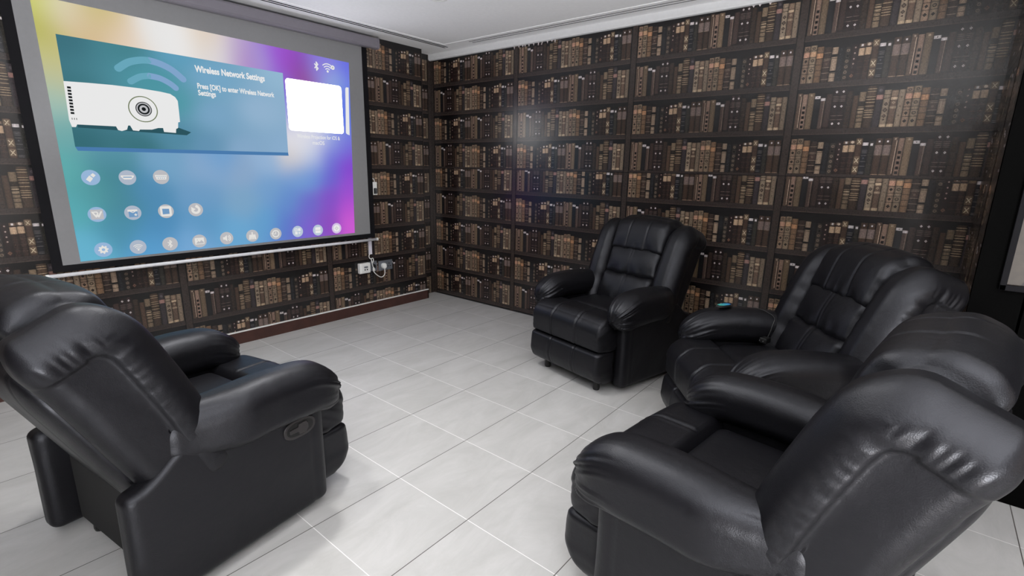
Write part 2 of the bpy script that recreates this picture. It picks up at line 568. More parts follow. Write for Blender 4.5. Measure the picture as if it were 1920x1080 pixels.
# ------------------------------------------------------------------ ceiling with linear slots
holes = [(-5.2, -.150, -.292, -.270), (-5.2, -.150, -.252, -.230), (-.205, -.185, -4.2, -.62), (-.160, -.140, -4.2, -.62)]
xs = sorted({LEFT_X-.1, .1, *[h[0] for h in holes], *[h[1] for h in holes]})
ys = sorted({BACK_Y-.1, .25, *[h[2] for h in holes], *[h[3] for h in holes]})
cb = MB()
for i in range(len(xs)-1):
    for j in range(len(ys)-1):
        mx_, my_ = (xs[i]+xs[i+1])/2, (ys[j]+ys[j+1])/2
        if not any(h[0] < mx_ < h[1] and h[2] < my_ < h[3] for h in holes):
            cb.add([(xs[i], ys[j], CEIL), (xs[i+1], ys[j], CEIL), (xs[i+1], ys[j+1], CEIL), (xs[i], ys[j+1], CEIL)], [(0, 1, 2, 3)])
for k, h in enumerate(holes):
    mi = 1 if k < 2 else 2
    x0, x1, y0, y1 = h
    z1 = CEIL+(.06 if k < 2 else .03)
    cb.add([(x0, y0, CEIL), (x1, y0, CEIL), (x1, y1, CEIL), (x0, y1, CEIL), (x0, y0, z1), (x1, y0, z1), (x1, y1, z1), (x0, y1, z1)],
           [(0, 1, 5, 4), (1, 2, 6, 5), (2, 3, 7, 6), (3, 0, 4, 7), (4, 5, 6, 7)], mi)
cb.box((LEFT_X-.1, BACK_Y-.1, CEIL+.1), (.1, .25, CEIL+.15))
structure(cb.build('ceiling', [M_CEIL, M_BLACK, M_GROOVE], fix=False))
# small cornice along the book-paper wall, raised edge beside the slots
structure(MB().prism([(0, 2.549), (-.022, 2.552), (-.030, 2.566), (-.030, CEIL), (0, CEIL)], lambda u, v, d: (u, d, v), -4.43, .15)
          .build('trim_1', M_CORNICE))
structure(MB().box((-.262, -4.4, CEIL-.004), (-.250, -.33, CEIL+.002)).build('trim_2', M_CEIL))
structure(MB().box((-5.4, -.345, CEIL-.004), (-.250, -.335, CEIL+.002)).build('trim_3', M_CEIL))

# baseboard below the screen
M_BASE = pmat('dark_wood_baseboard', (66, 40, 34), .35, noise=.2, nscale=12)
bb = MB().box((LEFT_X, -.016, 0), (-.236, .0, .098)).box((-.25, -.016, 0), (-.236, .13, .098))
bb.box((LEFT_X, -.018, .098), (-.234, 0, .106), 1)
structure(bb.build('baseboard_left', [M_BASE, M_WHITE]))

# ------------------------------------------------------------------ downlight
dl = thing('downlight', 'round white recessed ceiling downlight with a pale lens', 'light', (-1.232, -1.322, CEIL))
rg = MB()
n = 40
prof = [(.062, 0), (.066, -.006), (.052, -.008), (.047, -.002)]
vs, fs = [], []
for k in range(n):
    a = 2*math.pi*k/n
    vs += [(r*math.cos(a), r*math.sin(a), z) for r, z in prof]
for k in range(n):
    for q in range(3):
        a, b2 = k*4+q, ((k+1) % n)*4+q
        fs.append((a, b2, b2+1, a+1))
rg.add(vs, fs)
rg.build('rim', M_WHITE, dl, smooth=True)
M_DARKRING = pmat('dark_gasket', (22, 22, 22), .5)
gk, ls = MB(), MB()
circ = [(math.cos(2*math.pi*k/n), math.sin(2*math.pi*k/n)) for k in range(n)]
gk.prism([(x*.047, y*.047) for x, y in circ], lambda u, v, d: (u, v, d), -.003, 0)
gk.build('gasket', M_DARKRING, dl)
ls.prism([(x*.041, y*.041) for x, y in circ], lambda u, v, d: (u, v, d), -.006, -.001)
ls.build('lens', pmat('frosted_lens', (214, 214, 214), .3), dl)

# ------------------------------------------------------------------ projector screen
scr = thing('projector_screen', 'large pull-down projector screen showing a blue wireless settings menu', 'projector screen', (-2.15, -.06, .745))
SO = Vector((-2.15, -.06, .745))


def onscreen(u, v, d):     # u = x, v = z in room metres, d = distance in front of the cloth
    return (u-SO.x, -d, v-SO.z)


M_CASE = pmat('grey_lacquered_case', (118, 114, 122), .3, noise=.02)
M_CLOTH = pmat('matte_grey_screen_cloth', (126, 126, 128), .8, noise=.02, bump=.05, bscale=600)
M_BORDER = pmat('black_screen_border', (13, 12, 16), .8, spec=.2)
M_BAR = pmat('white_metal_bar', (218, 218, 222), .28, noise=.03)
cs = [(-.022, 2.578), (-.110, 2.578), (-.122, 2.572), (-.128, 2.560), (-.128, 2.505), (-.122, 2.492), (-.108, 2.486), (-.070, 2.486), (-.022, 2.500)]
case = MB().prism(cs, lambda u, v, d: (d-SO.x, u-SO.y, v-SO.z), -3.46, -.872).build('case', M_CASE, scr, bevel=.004)
for xx in (-3.46, -.866):
    ec = MB().prism([(a*1.03-.0005, 2.53+(z-2.53)*1.06) for a, z in cs], lambda u, v, d: (d-SO.x, u-SO.y, v-SO.z), xx-.006, xx+.010).build('end_cap', M_CASE, case, bevel=.003)
    MB().tube([(xx-SO.x+(.008 if xx > -2 else -.004), -.125-SO.y-.002, 2.545-SO.z), (xx-SO.x+(.012 if xx > -2 else -.008), -.125-SO.y-.002, 2.545-SO.z)], .004).build('screw', M_DARKRING, ec)
MB().box(onscreen(-3.295, .806, .0012), onscreen(-1.006, 2.52, -.001)).build('cloth', M_CLOTH, scr)
bd = MB()
bd.box(onscreen(-3.348, .765, .0008), onscreen(-3.29, 2.52, -.0015)).box(onscreen(-1.010, .765, .0008), onscreen(-.952, 2.52, -.0015))
bd.box(onscreen(-3.348, .765, .0009), onscreen(-.952, .808, -.0016))
bd.build('border', M_BORDER, scr)
bar = MB().tube([onscreen(x, .745, .008) for x in (-3.378, -2.5, -1.5, -.936)], .0125, 16).build('weight_bar', M_BAR, scr, smooth=True)
for x in (-3.378, -.936):
    MB().tube([onscreen(x-.008, .745, .008), onscreen(x+.008, .745, .008)], .0145, 16).build('bar_cap', M_WHITE, bar)

# projected picture: smooth colours emitted by the picture, one grid
SAMPLES = [  # pixel in the photograph's frame used only to read the hue; placed by metres on the cloth
    ((-3.19, 2.34), (205, 208, 100)), ((-3.17, 2.22), (172, 170, 62)), ((-3.16, 2.08), (196, 192, 130)), ((-3.15, 1.94), (190, 190, 150)),
    ((-3.17, 1.80), (160, 190, 180)), ((-3.15, 1.62), (112, 168, 168)), ((-3.18, 1.40), (96, 172, 172)), ((-3.18, 1.15), (92, 172, 180)),
    ((-3.18, .90), (104, 178, 206)), ((-3.05, 2.31), (236, 234, 232)), ((-2.98, 2.29), (206, 176, 132)), ((-2.93, 2.34), (190, 186, 88)),
    ((-3.00, 2.22), (210, 176, 128)), ((-2.86, 2.27), (214, 186, 150)), ((-2.80, 2.22), (230, 212, 196)), ((-2.62, 2.28), (230, 230, 230)),
    ((-2.45, 2.28), (234, 234, 234)), ((-2.30, 2.31), (222, 200, 172)), ((-2.25, 2.24), (222, 222, 226)), ((-2.10, 2.25), (196, 186, 206)),
    ((-2.02, 2.23), (164, 100, 190)), ((-1.93, 2.24), (166, 166, 214)), ((-1.82, 2.27), (150, 72, 212)), ((-1.70, 2.25), (160, 84, 196)),
    ((-1.60, 2.24), (124, 62, 184)), ((-1.58, 2.17), (152, 62, 104)), ((-1.48, 2.22), (140, 140, 220)), ((-1.38, 2.28), (134, 112, 220)),
    ((-1.30, 2.18), (152, 180, 220)), ((-1.20, 2.26), (98, 102, 224)), ((-1.18, 2.05), (96, 118, 226)), ((-1.20, 1.85), (98, 122, 224)),
    ((-1.745, 2.05), (126, 110, 214)), ((-1.745, 1.85), (150, 160, 222)), ((-1.74, 1.68), (224, 222, 228)), ((-1.62, 1.62), (226, 226, 232)),
    ((-1.50, 1.68), (214, 214, 230)), ((-1.72, 1.50), (214, 206, 200)), ((-1.55, 1.52), (186, 200, 226)), ((-1.36, 1.66), (150, 170, 226)),
    ((-1.26, 1.60), (110, 104, 214)), ((-1.40, 1.52), (96, 104, 212)), ((-1.22, 1.45), (132, 66, 204)), ((-1.40, 1.36), (104, 92, 204)),
    ((-1.55, 1.38), (98, 144, 212)), ((-1.70, 1.35), (104, 152, 208)), ((-1.20, 1.25), (150, 78, 206)), ((-1.40, 1.15), (128, 80, 196)),
    ((-1.20, .95), (206, 92, 208)), ((-1.22, 1.08), (178, 80, 206)), ((-1.45, .96), (140, 76, 188)), ((-1.62, 1.10), (108, 104, 200)),
    ((-1.65, .92), (124, 96, 204)), ((-1.80, 1.15), (98, 140, 202)), ((-1.82, .95), (92, 120, 200)), ((-1.95, 1.25), (114, 158, 202)),
    ((-2.00, 1.0), (98, 158, 204)), ((-2.15, 1.40), (138, 166, 198)), ((-2.15, 1.15), (124, 164, 196)), ((-2.25, .93), (106, 166, 208)),
    ((-2.40, 1.42), (136, 168, 202)), ((-2.45, 1.22), (108, 154, 194)), ((-2.45, 1.0), (94, 150, 192)), ((-2.55, .86), (120, 168, 212)),
    ((-2.65, 1.45), (116, 162, 196)), ((-2.78, 1.25), (80, 138, 178)), ((-2.75, 1.0), (78, 138, 182)), ((-2.80, .86), (92, 158, 206)),
    ((-2.98, 1.38), (66, 128, 140)), ((-2.95, 1.18), (72, 132, 148)), ((-2.98, 1.02), (78, 142, 168)), ((-3.08, 1.24), (84, 152, 158)),
    ((-2.98, 1.49), (90, 148, 168)), ((-1.95, 1.48), (146, 178, 212)), ((-2.3, 1.50), (108, 158, 206))]
sp_ = np.array([s[0] for s in SAMPLES])
sc_ = np.array([lin(s[1]) for s in SAMPLES])


def picture_colour(x, z):
    d2 = ((sp_[:, 0]-x)**2 + (sp_[:, 1]-z)**2)
    wt = np.exp(-d2/(2*.085**2)) + 1e-4/(d2+.02)**2
    return (wt[:, None]*sc_).sum(0)/wt.sum()


def attr_emission(name):
    mt, nt, b = nodes_of(name)
    at = nt.nodes.new('ShaderNodeAttribute')
    at.attribute_name = 'picture'
    b.inputs['Base Color'].default_value = (0, 0, 0, 1)
    b.inputs['Specular IOR Level'].default_value = 0
    nt.links.new(at.outputs['Color'], b.inputs['Emission Color'])
    b.inputs['Emission Strength'].default_value = 1.0
    return mt


M_PIC = attr_emission('projected_picture')


def picture_grid(name, corners, nu, nv, d, colour, parent):
    bl, br, tr, tl = (np.array(c) for c in corners)
    vs, fs, cs_ = [], [], []
    for j in range(nv+1):
        for i in range(nu+1):
            u, v = i/nu, j/nv
            p = (1-u)*(1-v)*bl + u*(1-v)*br + u*v*tr + (1-u)*v*tl
            vs.append(onscreen(p[0], p[1], d))
            cs_.append(colour(p[0], p[1], u, v))
    for j in range(nv):
        for i in range(nu):
            a = j*(nu+1)+i
            fs.append((a, a+1, a+nu+2, a+nu+1))
    me = bpy.data.meshes.new(name)
    me.from_pydata(vs, [], fs)
    me.materials.append(M_PIC)
    ca = me.attributes.new('picture', 'FLOAT_COLOR', 'POINT')
    ca.data.foreach_set('color', [x for c in cs_ for x in (*c, 1.0)])
    return link(name, me, parent)


pic = picture_grid('projected_picture', [(-3.206, .819), (-1.179, .828), (-1.143, 2.333), (-3.213, 2.372)], 90, 66, .0018,
                   lambda x, z, u, v: picture_colour(x, z), scr)


def card_colour(x, z, u, v):
    pts = [((0, 1), (62, 112, 124)), ((0, .5), (62, 116, 126)), ((0, 0), (54, 106, 116)), ((.25, 1), (70, 130, 140)), ((.35, .7), (76, 148, 160)), ((.42, .5), (80, 152, 164)),
           ((.25, 0), (58, 112, 122)), ((.45, 1), (96, 158, 188)), ((.6, .8), (118, 166, 198)), ((.6, .4), (122, 164, 196)), ((.55, .05), (100, 146, 178)), ((1, 1), (146, 182, 208)),
           ((.85, .5), (146, 178, 206)), ((1, 0), (138, 172, 204)), ((.75, 0), (134, 168, 200)), ((.42, .12), (82, 136, 160))]
    w_ = [1/(((u-p[0])*1.6)**2+(v-p[1])**2+.012)**1.6 for p, c in pts]
    t = sum(w_)
    return tuple(sum(a*lin(c)[k] for a, (p, c) in zip(w_, pts))/t for k in range(3))


picture_grid('banner_card', [(-3.130, 1.536), (-1.766, 1.545), (-1.755, 2.160), (-3.127, 2.180)], 48, 24, .0022, card_colour, pic)
E_WHITE = emat('projected_white', (232, 232, 232))
E_CARD = emat('projected_bright_card', (236, 236, 236), 8.0)
E_SOFT = emat('projected_soft_white', (226, 224, 220))
E_GREY = emat('projected_grey', (172, 182, 198))
E_BLUE = emat('projected_pale_blue', (150, 180, 214))
E_SAND = emat('projected_warm_grey', (186, 186, 190))
E_ARC = emat('projected_arc', (104, 166, 186))
E_ARC2 = emat('projected_arc_blue', (128, 164, 202))
E_DARK = emat('projected_dark', (26, 30, 32))
E_MID = emat('projected_mid_blue', (112, 152, 192))
E_SHADOW = emat('projected_shadow_blue', (74, 122, 172))
E_RING = emat('projected_olive_ring', (112, 122, 92))


def rrect(x0, x1, z0, z1, r, n=6):
    out = []
    for cx_, cz_, a0 in ((x1-r, z1-r, 0), (x0+r, z1-r, 90), (x0+r, z0+r, 180), (x1-r, z0+r, 270)):
        out += [(cx_+r*math.cos(math.radians(a0+90*k/n)), cz_+r*math.sin(math.radians(a0+90*k/n))) for k in range(n+1)]
    return out


def ell(cx_, cz_, r, n=36, a0=0, a1=360):
    return [(cx_+r*math.cos(math.radians(a0+(a1-a0)*k/n)), cz_+r*math.sin(math.radians(a0+(a1-a0)*k/n))) for k in range(n+(a1-a0 < 360))]


def stroke(mb, pts, hw, d, mat=0, cap=True):
    pts = [np.array(p, float) for p in pts]
    for i in range(len(pts)-1):
        a, b2 = pts[i], pts[i+1]
        t = (b2-a)/np.linalg.norm(b2-a)
        nn = np.array([-t[1], t[0]])*hw
        mb.flat([a-nn, b2-nn, b2+nn, a+nn], onscreen, d, mat)
    for i, p in enumerate(pts):
        if cap or 0 < i < len(pts)-1:
            mb.flat(ell(p[0], p[1], hw, 12), onscreen, d+.00002*(i % 2), mat)


# shadow edge below the banner, two side cards
MB().flat([(-3.12, 1.512), (-1.764, 1.520), (-1.766, 1.545), (-3.130, 1.536)], onscreen, .0020).build('banner_shadow', E_SHADOW, pic, fix=False)
MB().flat(rrect(-1.740, -1.235, 1.724, 2.126, .025), onscreen, .0024).build('projection_card', E_CARD, pic, fix=False)
MB().flat([(-1.213, 1.735), (-1.203, 1.724), (-1.176, 1.716), (-1.160, 2.124), (-1.185, 2.124), (-1.194, 2.112)], onscreen, .0024).build('next_card', E_WHITE, pic, fix=False)


def smooth_path(pts, k=6):
    P_ = [np.array(p, float) for p in pts]
    out = []
    for i in range(len(P_)-1):
        p0, p1, p2, p3 = P_[max(i-1, 0)], P_[i], P_[i+1], P_[min(i+2, len(P_)-1)]
        for j in range(k):
            t = j/k
            out.append(.5*((2*p1)+(-p0+p2)*t+(2*p0-5*p1+4*p2-p3)*t*t+(-p0+3*p1-3*p2+p3)*t**3))
    out.append(P_[-1])
    return out


arc = MB()
stroke(arc, smooth_path([(-2.845, 2.032), (-2.786, 2.077), (-2.718, 2.101), (-2.667, 2.107)]), .021, .0026, 0)
stroke(arc, smooth_path([(-2.667, 2.107), (-2.606, 2.096), (-2.539, 2.067), (-2.478, 2.016)]), .021, .0026, 1)
arc.build('signal_arc', [E_ARC, E_ARC2], pic, fix=False)
arc = MB()
stroke(arc, smooth_path([(-2.788, 1.961), (-2.732, 1.997), (-2.680, 2.010)]), .019, .0026, 0)
stroke(arc, smooth_path([(-2.680, 2.010), (-2.618, 2.003), (-2.562, 1.977), (-2.531, 1.952)]), .019, .0026, 1)
arc.build('signal_arc', [E_ARC, E_ARC2], pic, fix=False)

body = [(-3.13, 1.918), (-3.012, 1.923), (-2.891, 1.926), (-2.741, 1.924), (-2.628, 1.917), (-2.57, 1.909), (-2.542, 1.891), (-2.529, 1.867), (-2.53, 1.795), (-2.532, 1.728), (-2.544, 1.724), (-2.549, 1.686), (-2.562, 1.679), (-2.566, 1.652), (-2.638, 1.654), (-2.641, 1.68), (-2.67, 1.678), (-2.707, 1.665), (-2.776, 1.661), (-2.783, 1.651), (-2.816, 1.653), (-2.828, 1.683), (-2.839, 1.682), (-2.848, 1.656), (-2.877, 1.645), (-2.897, 1.65), (-2.905, 1.672), (-3.101, 1.67), (-3.109, 1.654), (-3.128, 1.653), (-3.136, 1.693)]
pj = MB().flat(body, onscreen, .0028, 0)
pj.flat([(-3.10, 1.652), (-2.5, 1.640), (-2.47, 1.662), (-2.55, 1.69), (-3.1, 1.69)], onscreen, .0025, 3)
pj.flat(ell(-2.741, 1.793, .083), onscreen, .0031, 1)
pj.flat(ell(-2.741, 1.793, .077), onscreen, .0034, 0)
pj.flat(ell(-2.738, 1.794, .046), onscreen, .0036, 2)
pj.flat(ell(-2.738, 1.794, .041), onscreen, .0038, 4)
pj.flat(ell(-2.738, 1.794, .034), onscreen, .0040, 2)
pj.flat(ell(-2.738, 1.794, .024), onscreen, .0042, 4)
pj.flat(ell(-2.738, 1.794, .012), onscreen, .0044, 2)
for k in range(9):
    z = 1.884-k*.0185
    x = -3.118-.0006*k
    pj.flat([(x, z-.006), (x+.018, z-.006), (x+.018, z+.006), (x, z+.006)], onscreen, .0031, 2)
for k in range(3):
    pj.flat([(-3.122+.011*k, 1.697), (-3.119+.011*k, 1.697), (-3.119+.011*k, 1.708), (-3.122+.011*k, 1.708)], onscreen, .0031, 2)
pj.build('projector_drawing', [E_WHITE, E_RING, E_DARK, emat('projected_teal_shadow', (44, 84, 94)), E_SAND], pic, fix=False)


def text(body_, x, z, size, mat, name, d=.003, bold=0.0, align='LEFT', width=None):
    cu = bpy.data.curves.new(name, 'FONT')
    cu.body = body_
    cu.size = size
    cu.align_x = align
    cu.offset = bold
    cu.resolution_u = 4
    t = bpy.data.objects.new(name, cu)
    COL.objects.link(t)
    dg = bpy.context.evaluated_depsgraph_get()
    me = bpy.data.meshes.new_from_object(t.evaluated_get(dg))
    bpy.data.objects.remove(t)
    me.materials.clear()
    me.materials.append(mat)
    nat = max(v.co.x for v in me.vertices)-min(v.co.x for v in me.vertices)
    xscale = width/nat if width else 1.0
    for v in me.vertices:
        a, b2 = v.co.x*xscale, v.co.y
        v.co = Vector(onscreen(x+a, z+b2, d))
    me.name = name
    return link(name, me, pic)


text('Wireless Network Settings', -2.394, 2.078, .060, E_WHITE, 'banner_title', bold=.0022, width=.491)
text('Press [OK] to enter Wireless Network', -2.394, 1.968, .050, E_WHITE, 'banner_text', bold=.0015, width=.552)
text('Settings', -2.393, 1.922, .050, E_WHITE, 'banner_text', bold=.0015, width=.117)
text('Wireless Projection for iOS &', -1.478, 1.668, .044, E_WHITE, 'card_caption', bold=.0006, align='CENTER', width=.40)
text('macOS', -1.488, 1.620, .044, E_WHITE, 'card_caption', bold=.0006, align='CENTER', width=.11)

IC = {'usb_icon': (-3.08, 1.348), 'cable_port_icon': (-2.887, 1.347), 'monitor_port_icon': (-2.694, 1.35), 'office_icon': (-3.081, 1.114), 'store_icon': (-2.888, 1.114),
      'folder_icon': (-2.694, 1.114), 'browser_icon': (-2.504, 1.115), 'gear_icon': (-3.08, .883), 'wifi_icon': (-2.889, .880), 'bluetooth_icon': (-2.697, .882),
      'picture_icon': (-2.506, .883), 'sound_icon': (-2.315, .886), 'cleaner_icon': (-2.121, .887), 'history_icon': (-1.931, .887), 'apps_icon': (-1.740, .889),
      'device_icon': (-1.552, .885), 'target_icon': (-1.367, .887)}
D1, D2, D3 = .0022, .0026, .0030


def wifi_glyph(mb, cx_, cz_, s, d, mat):
    mb.flat(ell(cx_, cz_-.55*s, .17*s, 16), onscreen, d, mat)
    for r in (.45, .78, 1.1):
        stroke(mb, ell(cx_, cz_-.62*s, r*s, 12, 48, 132), .065*s, d, mat)


def bt_glyph(mb, cx_, cz_, s, d, mat, hw=.1):
    P_ = [(-.45, -.45), (.42, .45), (0, .95), (0, -.95), (.42, -.45), (-.45, .45)]
    stroke(mb, [(cx_+a*s, cz_+b2*s) for a, b2 in P_], hw*s, d, mat)


for nm, (cx_, cz_) in IC.items():
    mb = MB()
    blue = cx_ < -2.95
    cool = cx_ > -1.8
    mb.flat(ell(cx_, cz_, .048), onscreen, D1, 0)
    q = lambda a, b2: (cx_+a*.048, cz_+b2*.048)
    pf = lambda P_, d=D2, mi=1: mb.flat([q(*p) for p in P_], onscreen, d, mi)
    if nm == 'usb_icon':
        pf([(-.55, -.25), (-.15, -.6), (.22, -.12), (-.12, .28)])
        pf([(-.02, .32), (.28, .0), (.55, .3), (.28, .58)])
    elif nm == 'cable_port_icon':
        pf([(-.75, .3), (.75, .3), (.75, .1), (.4, -.25), (-.4, -.25), (-.75, .1)])
        pf([(-.5, .12), (.5, .12), (.5, .0), (-.5, .0)], D3, 2)
    elif nm == 'monitor_port_icon':
        pf([(-.75, .3), (.75, .3), (.6, -.35), (-.6, -.35)])
        for r_, k_ in ((.1, 5), (-.15, 4)):
            for k in range(k_):
                mb.flat(ell(*q((k-(k_-1)/2)*.25, r_), .003, 8), onscreen, D3, 2)
    elif nm == 'office_icon':
        mb.flat(rrect(cx_-.033, cx_+.033, cz_-.032, cz_+.032, .006), onscreen, .0024, 3)
        stroke(mb, [q(-.48, .33), q(-.12, -.32), q(.02, -.02), q(.14, -.32), q(.48, .33)], .0045, D2, 1)
        stroke(mb, [q(-.3, .33), q(.0, .33), q(.1, .1)], .0035, D3, 1)
    elif nm == 'store_icon':
        pf([(-.6, .45), (.55, .45), (.55, .18), (-.6, .18)])
        pf([(-.5, .18), (.55, .18), (.55, -.6), (-.5, -.6)], .0024, 2)
        stroke(mb, [q(-.25, .15), q(0, .02), q(.25, .15)], .002, D2, 1)
        mb.flat([(cx_+.014+.011*(1 if k % 2 == 0 else .45)*math.cos(math.radians(90+36*k)), cz_-.014+.011*(1 if k % 2 == 0 else .45)*math.sin(math.radians(90+36*k))) for k in range(10)], onscreen, D3, 1)
    elif nm == 'folder_icon':
        mb.flat(rrect(cx_-.034, cx_+.034, cz_-.035, cz_+.035, .010), onscreen, D2, 1)
        pf([(-.45, .38), (.42, .34), (.42, -.4), (-.45, -.44)], D3, 2)
    elif nm == 'browser_icon':
        mb.flat(ell(cx_, cz_, .034), onscreen, .0024, 2)
        stroke(mb, ell(cx_, cz_, .023, 20, -170, 75), .008, D2, 1)
        pf([(.05, .8), (.45, .55), (.2, .35)], D3, 1)
        pf([(-.6, .45), (-.3, .25), (.0, .1), (-.3, -.1), (-.6, .0)], D3, 1)
    elif nm == 'gear_icon':
        mb.flat([(cx_+(.028 if (k//2) % 2 == 0 else .021)*math.cos(math.radians(11.25*k)), cz_+(.028 if (k//2) % 2 == 0 else .021)*math.sin(math.radians(11.25*k))) for k in range(32)], onscreen, D2, 1)
        mb.flat(ell(cx_, cz_, .009), onscreen, D3, 0)
    elif nm == 'wifi_icon':
        wifi_glyph(mb, cx_, cz_, .034, D2, 1)
    elif nm == 'bluetooth_icon':
        bt_glyph(mb, cx_, cz_, .027, D2, 1)
    elif nm == 'picture_icon':
        mb.flat(rrect(cx_-.031, cx_+.031, cz_-.024, cz_+.024, .003), onscreen, D2, 1)
        pf([(-.55, -.4), (-.2, .02), (.0, -.15), (.25, .15), (.55, -.2), (.55, -.4)], D3, 2)
        mb.flat(ell(cx_-.014, cz_+.009, .0035, 10), onscreen, D3, 2)
    elif nm == 'sound_icon':
        pf([(-.55, .2), (-.3, .2), (.05, .5), (.05, -.5), (-.3, -.2), (-.55, -.2)])
        stroke(mb, ell(cx_, cz_, .018, 10, -50, 50), .003, D2, 1)
        stroke(mb, ell(cx_, cz_, .028, 10, -50, 50), .003, D2, 1)
    elif nm == 'cleaner_icon':
        pf([(-.1, .6), (.1, .6), (.1, .2), (-.1, .2)])
        pf([(-.5, .2), (.5, .2), (.6, -.6), (-.6, -.6)])
        for k in (-.25, 0, .25):
            pf([(k-.03, -.3), (k+.03, -.3), (k+.03, -.6), (k-.03, -.6)], D3, 2)
    elif nm == 'history_icon':
        stroke(mb, ell(cx_, cz_, .026, 24, -160, 160), .0045, D2, 1)
        stroke(mb, [q(0, .3), q(0, 0), q(-.3, -.05)], .003, D2, 1)
        pf([(-.75, .15), (-.35, .15), (-.55, -.2)], D2, 1)
    elif nm == 'apps_icon':
        pf([(.08, .08), (.55, .08), (.55, .55), (.08, .55)])
        pf([(-.5, -.5), (-.05, -.5), (-.05, -.05), (-.5, -.05)])
        stroke(mb, [q(-.5, .5), q(-.1, .5), q(-.1, .12), q(-.5, .12), q(-.5, .5)], .0028, D2, 1)
        pf([(.08, -.22), (.5, -.22), (.5, -.34), (.08, -.34)])
        pf([(.23, -.07), (.35, -.07), (.35, -.49), (.23, -.49)])
    elif nm == 'device_icon':
        mb.flat(rrect(cx_-.025, cx_+.025, cz_-.026, cz_+.026, .006), onscreen, D2, 1)
        pf([(-.5, .04), (.5, .04), (.5, -.04), (-.5, -.04)], D3, 2)
    elif nm == 'target_icon':
        mb.flat(ell(cx_, cz_, .032), onscreen, D2, 1)
        mb.flat(ell(cx_, cz_, .013), onscreen, D3, 2)
        mb.flat(ell(cx_, cz_, .008), onscreen, D3+.0003, 1)
        for a in range(4):
            stroke(mb, [(cx_+.017*math.cos(a*math.pi/2), cz_+.017*math.sin(a*math.pi/2)), (cx_+.024*math.cos(a*math.pi/2), cz_+.024*math.sin(a*math.pi/2))], .0012, D3, 2)
    disc = E_BLUE if blue else (emat('projected_disc_cool', (184, 198, 216)) if cool else (E_GREY if cx_ < -2.8 else E_SAND))
    if nm == 'target_icon':
        disc = emat('projected_disc_lilac', (210, 190, 228))
    mb.build(nm, [disc, E_SOFT if not cool else E_WHITE, E_MID if cx_ < -2.6 else E_SAND, E_SAND], pic, fix=False)
st = MB()
bt_glyph(st, -1.458, 2.257, .034, .0024, 0, .13)
st.build('bluetooth_icon', E_WHITE, pic, fix=False)
st = MB()
wifi_glyph(st, -1.356, 2.262, .058, .0024, 0)
st.flat(ell(-1.306, 2.268, .018, 20), onscreen, .0026, 0)
st.flat(ell(-1.306, 2.268, .008, 14), onscreen, .0028, 1)
st.build('wifi_icon', [E_WHITE, E_SAND], pic, fix=False)

# ------------------------------------------------------------------ wall fittings
M_TRUNK = pmat('white_trunking', (214, 210, 220), .35, noise=.02)
M_GREYPL = pmat('brushed_grey_plate', (122, 126, 134), .35, metal=.5, noise=.05)
M_CABLE = pmat('white_cable', (226, 224, 222), .4, noise=.02)
tag(MB().box((-.952, -.002, 1.325), (-.928, -.016, 2.486)).build('cable_trunking', M_TRUNK, bevel=.002),
    'long slim white cable cover beside the projector screen, running down to the small control box', 'cable cover')
tag(MB().box((-.998, -.002, .592), (-.964, -.018, .80)).build('cable_trunking', M_TRUNK, bevel=.002),
    'short white cable cover below the right end of the screen bar, above the sockets', 'cable cover')
sw = thing('screen_control', 'small white screen control box with three buttons hanging beside the screen', 'remote control', (-.909, -.003, 1.235))
MB().box((-.033, -.022, -.062), (.033, 0, .062)).build('body', M_WHITE, sw, bevel=.004)
MB().prism(rrect(-.008, .026, -.052, .004, .008), lambda u, v, d: (u, d, v), -.0255, -.022).build('button_panel', M_BLACK, sw)
for k in range(3):
    MB().prism(ell(.010, -.006-.018*k, .0055, 12), lambda u, v, d: (u, d, v), -.0275, -.0255).build('button', M_GREYPL, sw)
MB().prism(ell(-.024, -.042, .006, 12), lambda u, v, d: (u, d, v), -.024, -.022).build('indicator_lamp', emat('yellow_lamp', (240, 220, 60)), sw)
MB().tube([(-.030, -.012, .092), (-.018, -.014, .098), (.0, -.014, .092), (.010, -.012, .078), (.010, -.012, .060)], .004, 8).build('cord', M_CABLE, sw, smooth=True)

so = thing('data_socket', 'white raised wall box with two small ports, left of the grey sockets', 'socket', (-1.071, -.002, .466))
MB().box((-.06, -.042, -.050), (.060, 0, .050)).build('back_box', M_WHITE, so, bevel=.006)
MB().box((-.043, -.048, -.036), (.056, -.042, .046)).build('face_plate', M_WHITE, so, bevel=.003)
MB().box((-.016, -.0495, .004), (.026, -.048, .020)).build('label_strip', M_GREYPL, so)
for k in (-.008, .018):
    MB().box((k-.006, -.0495, -.020), (k+.006, -.048, -.006)).build('port', M_BLACK, so)
so = thing('single_socket', 'single grey metal socket plate partly behind the looped white cord', 'socket', (-.955, -.002, .468))
MB().box((-.045, -.010, -.050), (.044, 0, .050)).build('face_plate', M_GREYPL, so, bevel=.002)
MB().prism(ell(.008, -.004, .024, 24), lambda u, v, d: (u, d, v), -.0115, -.010).build('opening', M_BLACK, so)
so = thing('double_socket', 'double grey metal power socket with a white plug in its left side', 'socket', (-.804, -.002, .459))
MB().box((-.083, -.011, -.050), (.083, 0, .050)).build('face_plate', M_GREYPL, so, bevel=.002)
for k in (-.040, .042):
    for a, b2 in (((-.004, .008), (.004, .022)), ((-.022, -.016), (-.006, -.009)), ((.006, -.016), (.022, -.009))):
        MB().box((k+a[0], -.0120, a[1]), (k+b2[0], -.0108, b2[1])).build('hole', M_BLACK, so)
    MB().box((k+(.026 if k > 0 else .014), -.016, .014), (k+(.036 if k > 0 else .024), -.011, .036)).build('switch', M_GREYPL, so, bevel=.001)
pc = thing('plugged_cable', 'white power cord looped and plugged into the double grey socket', 'cable', (-.84, -.013, .455))
PO = Vector((-.84, -.013, .455))
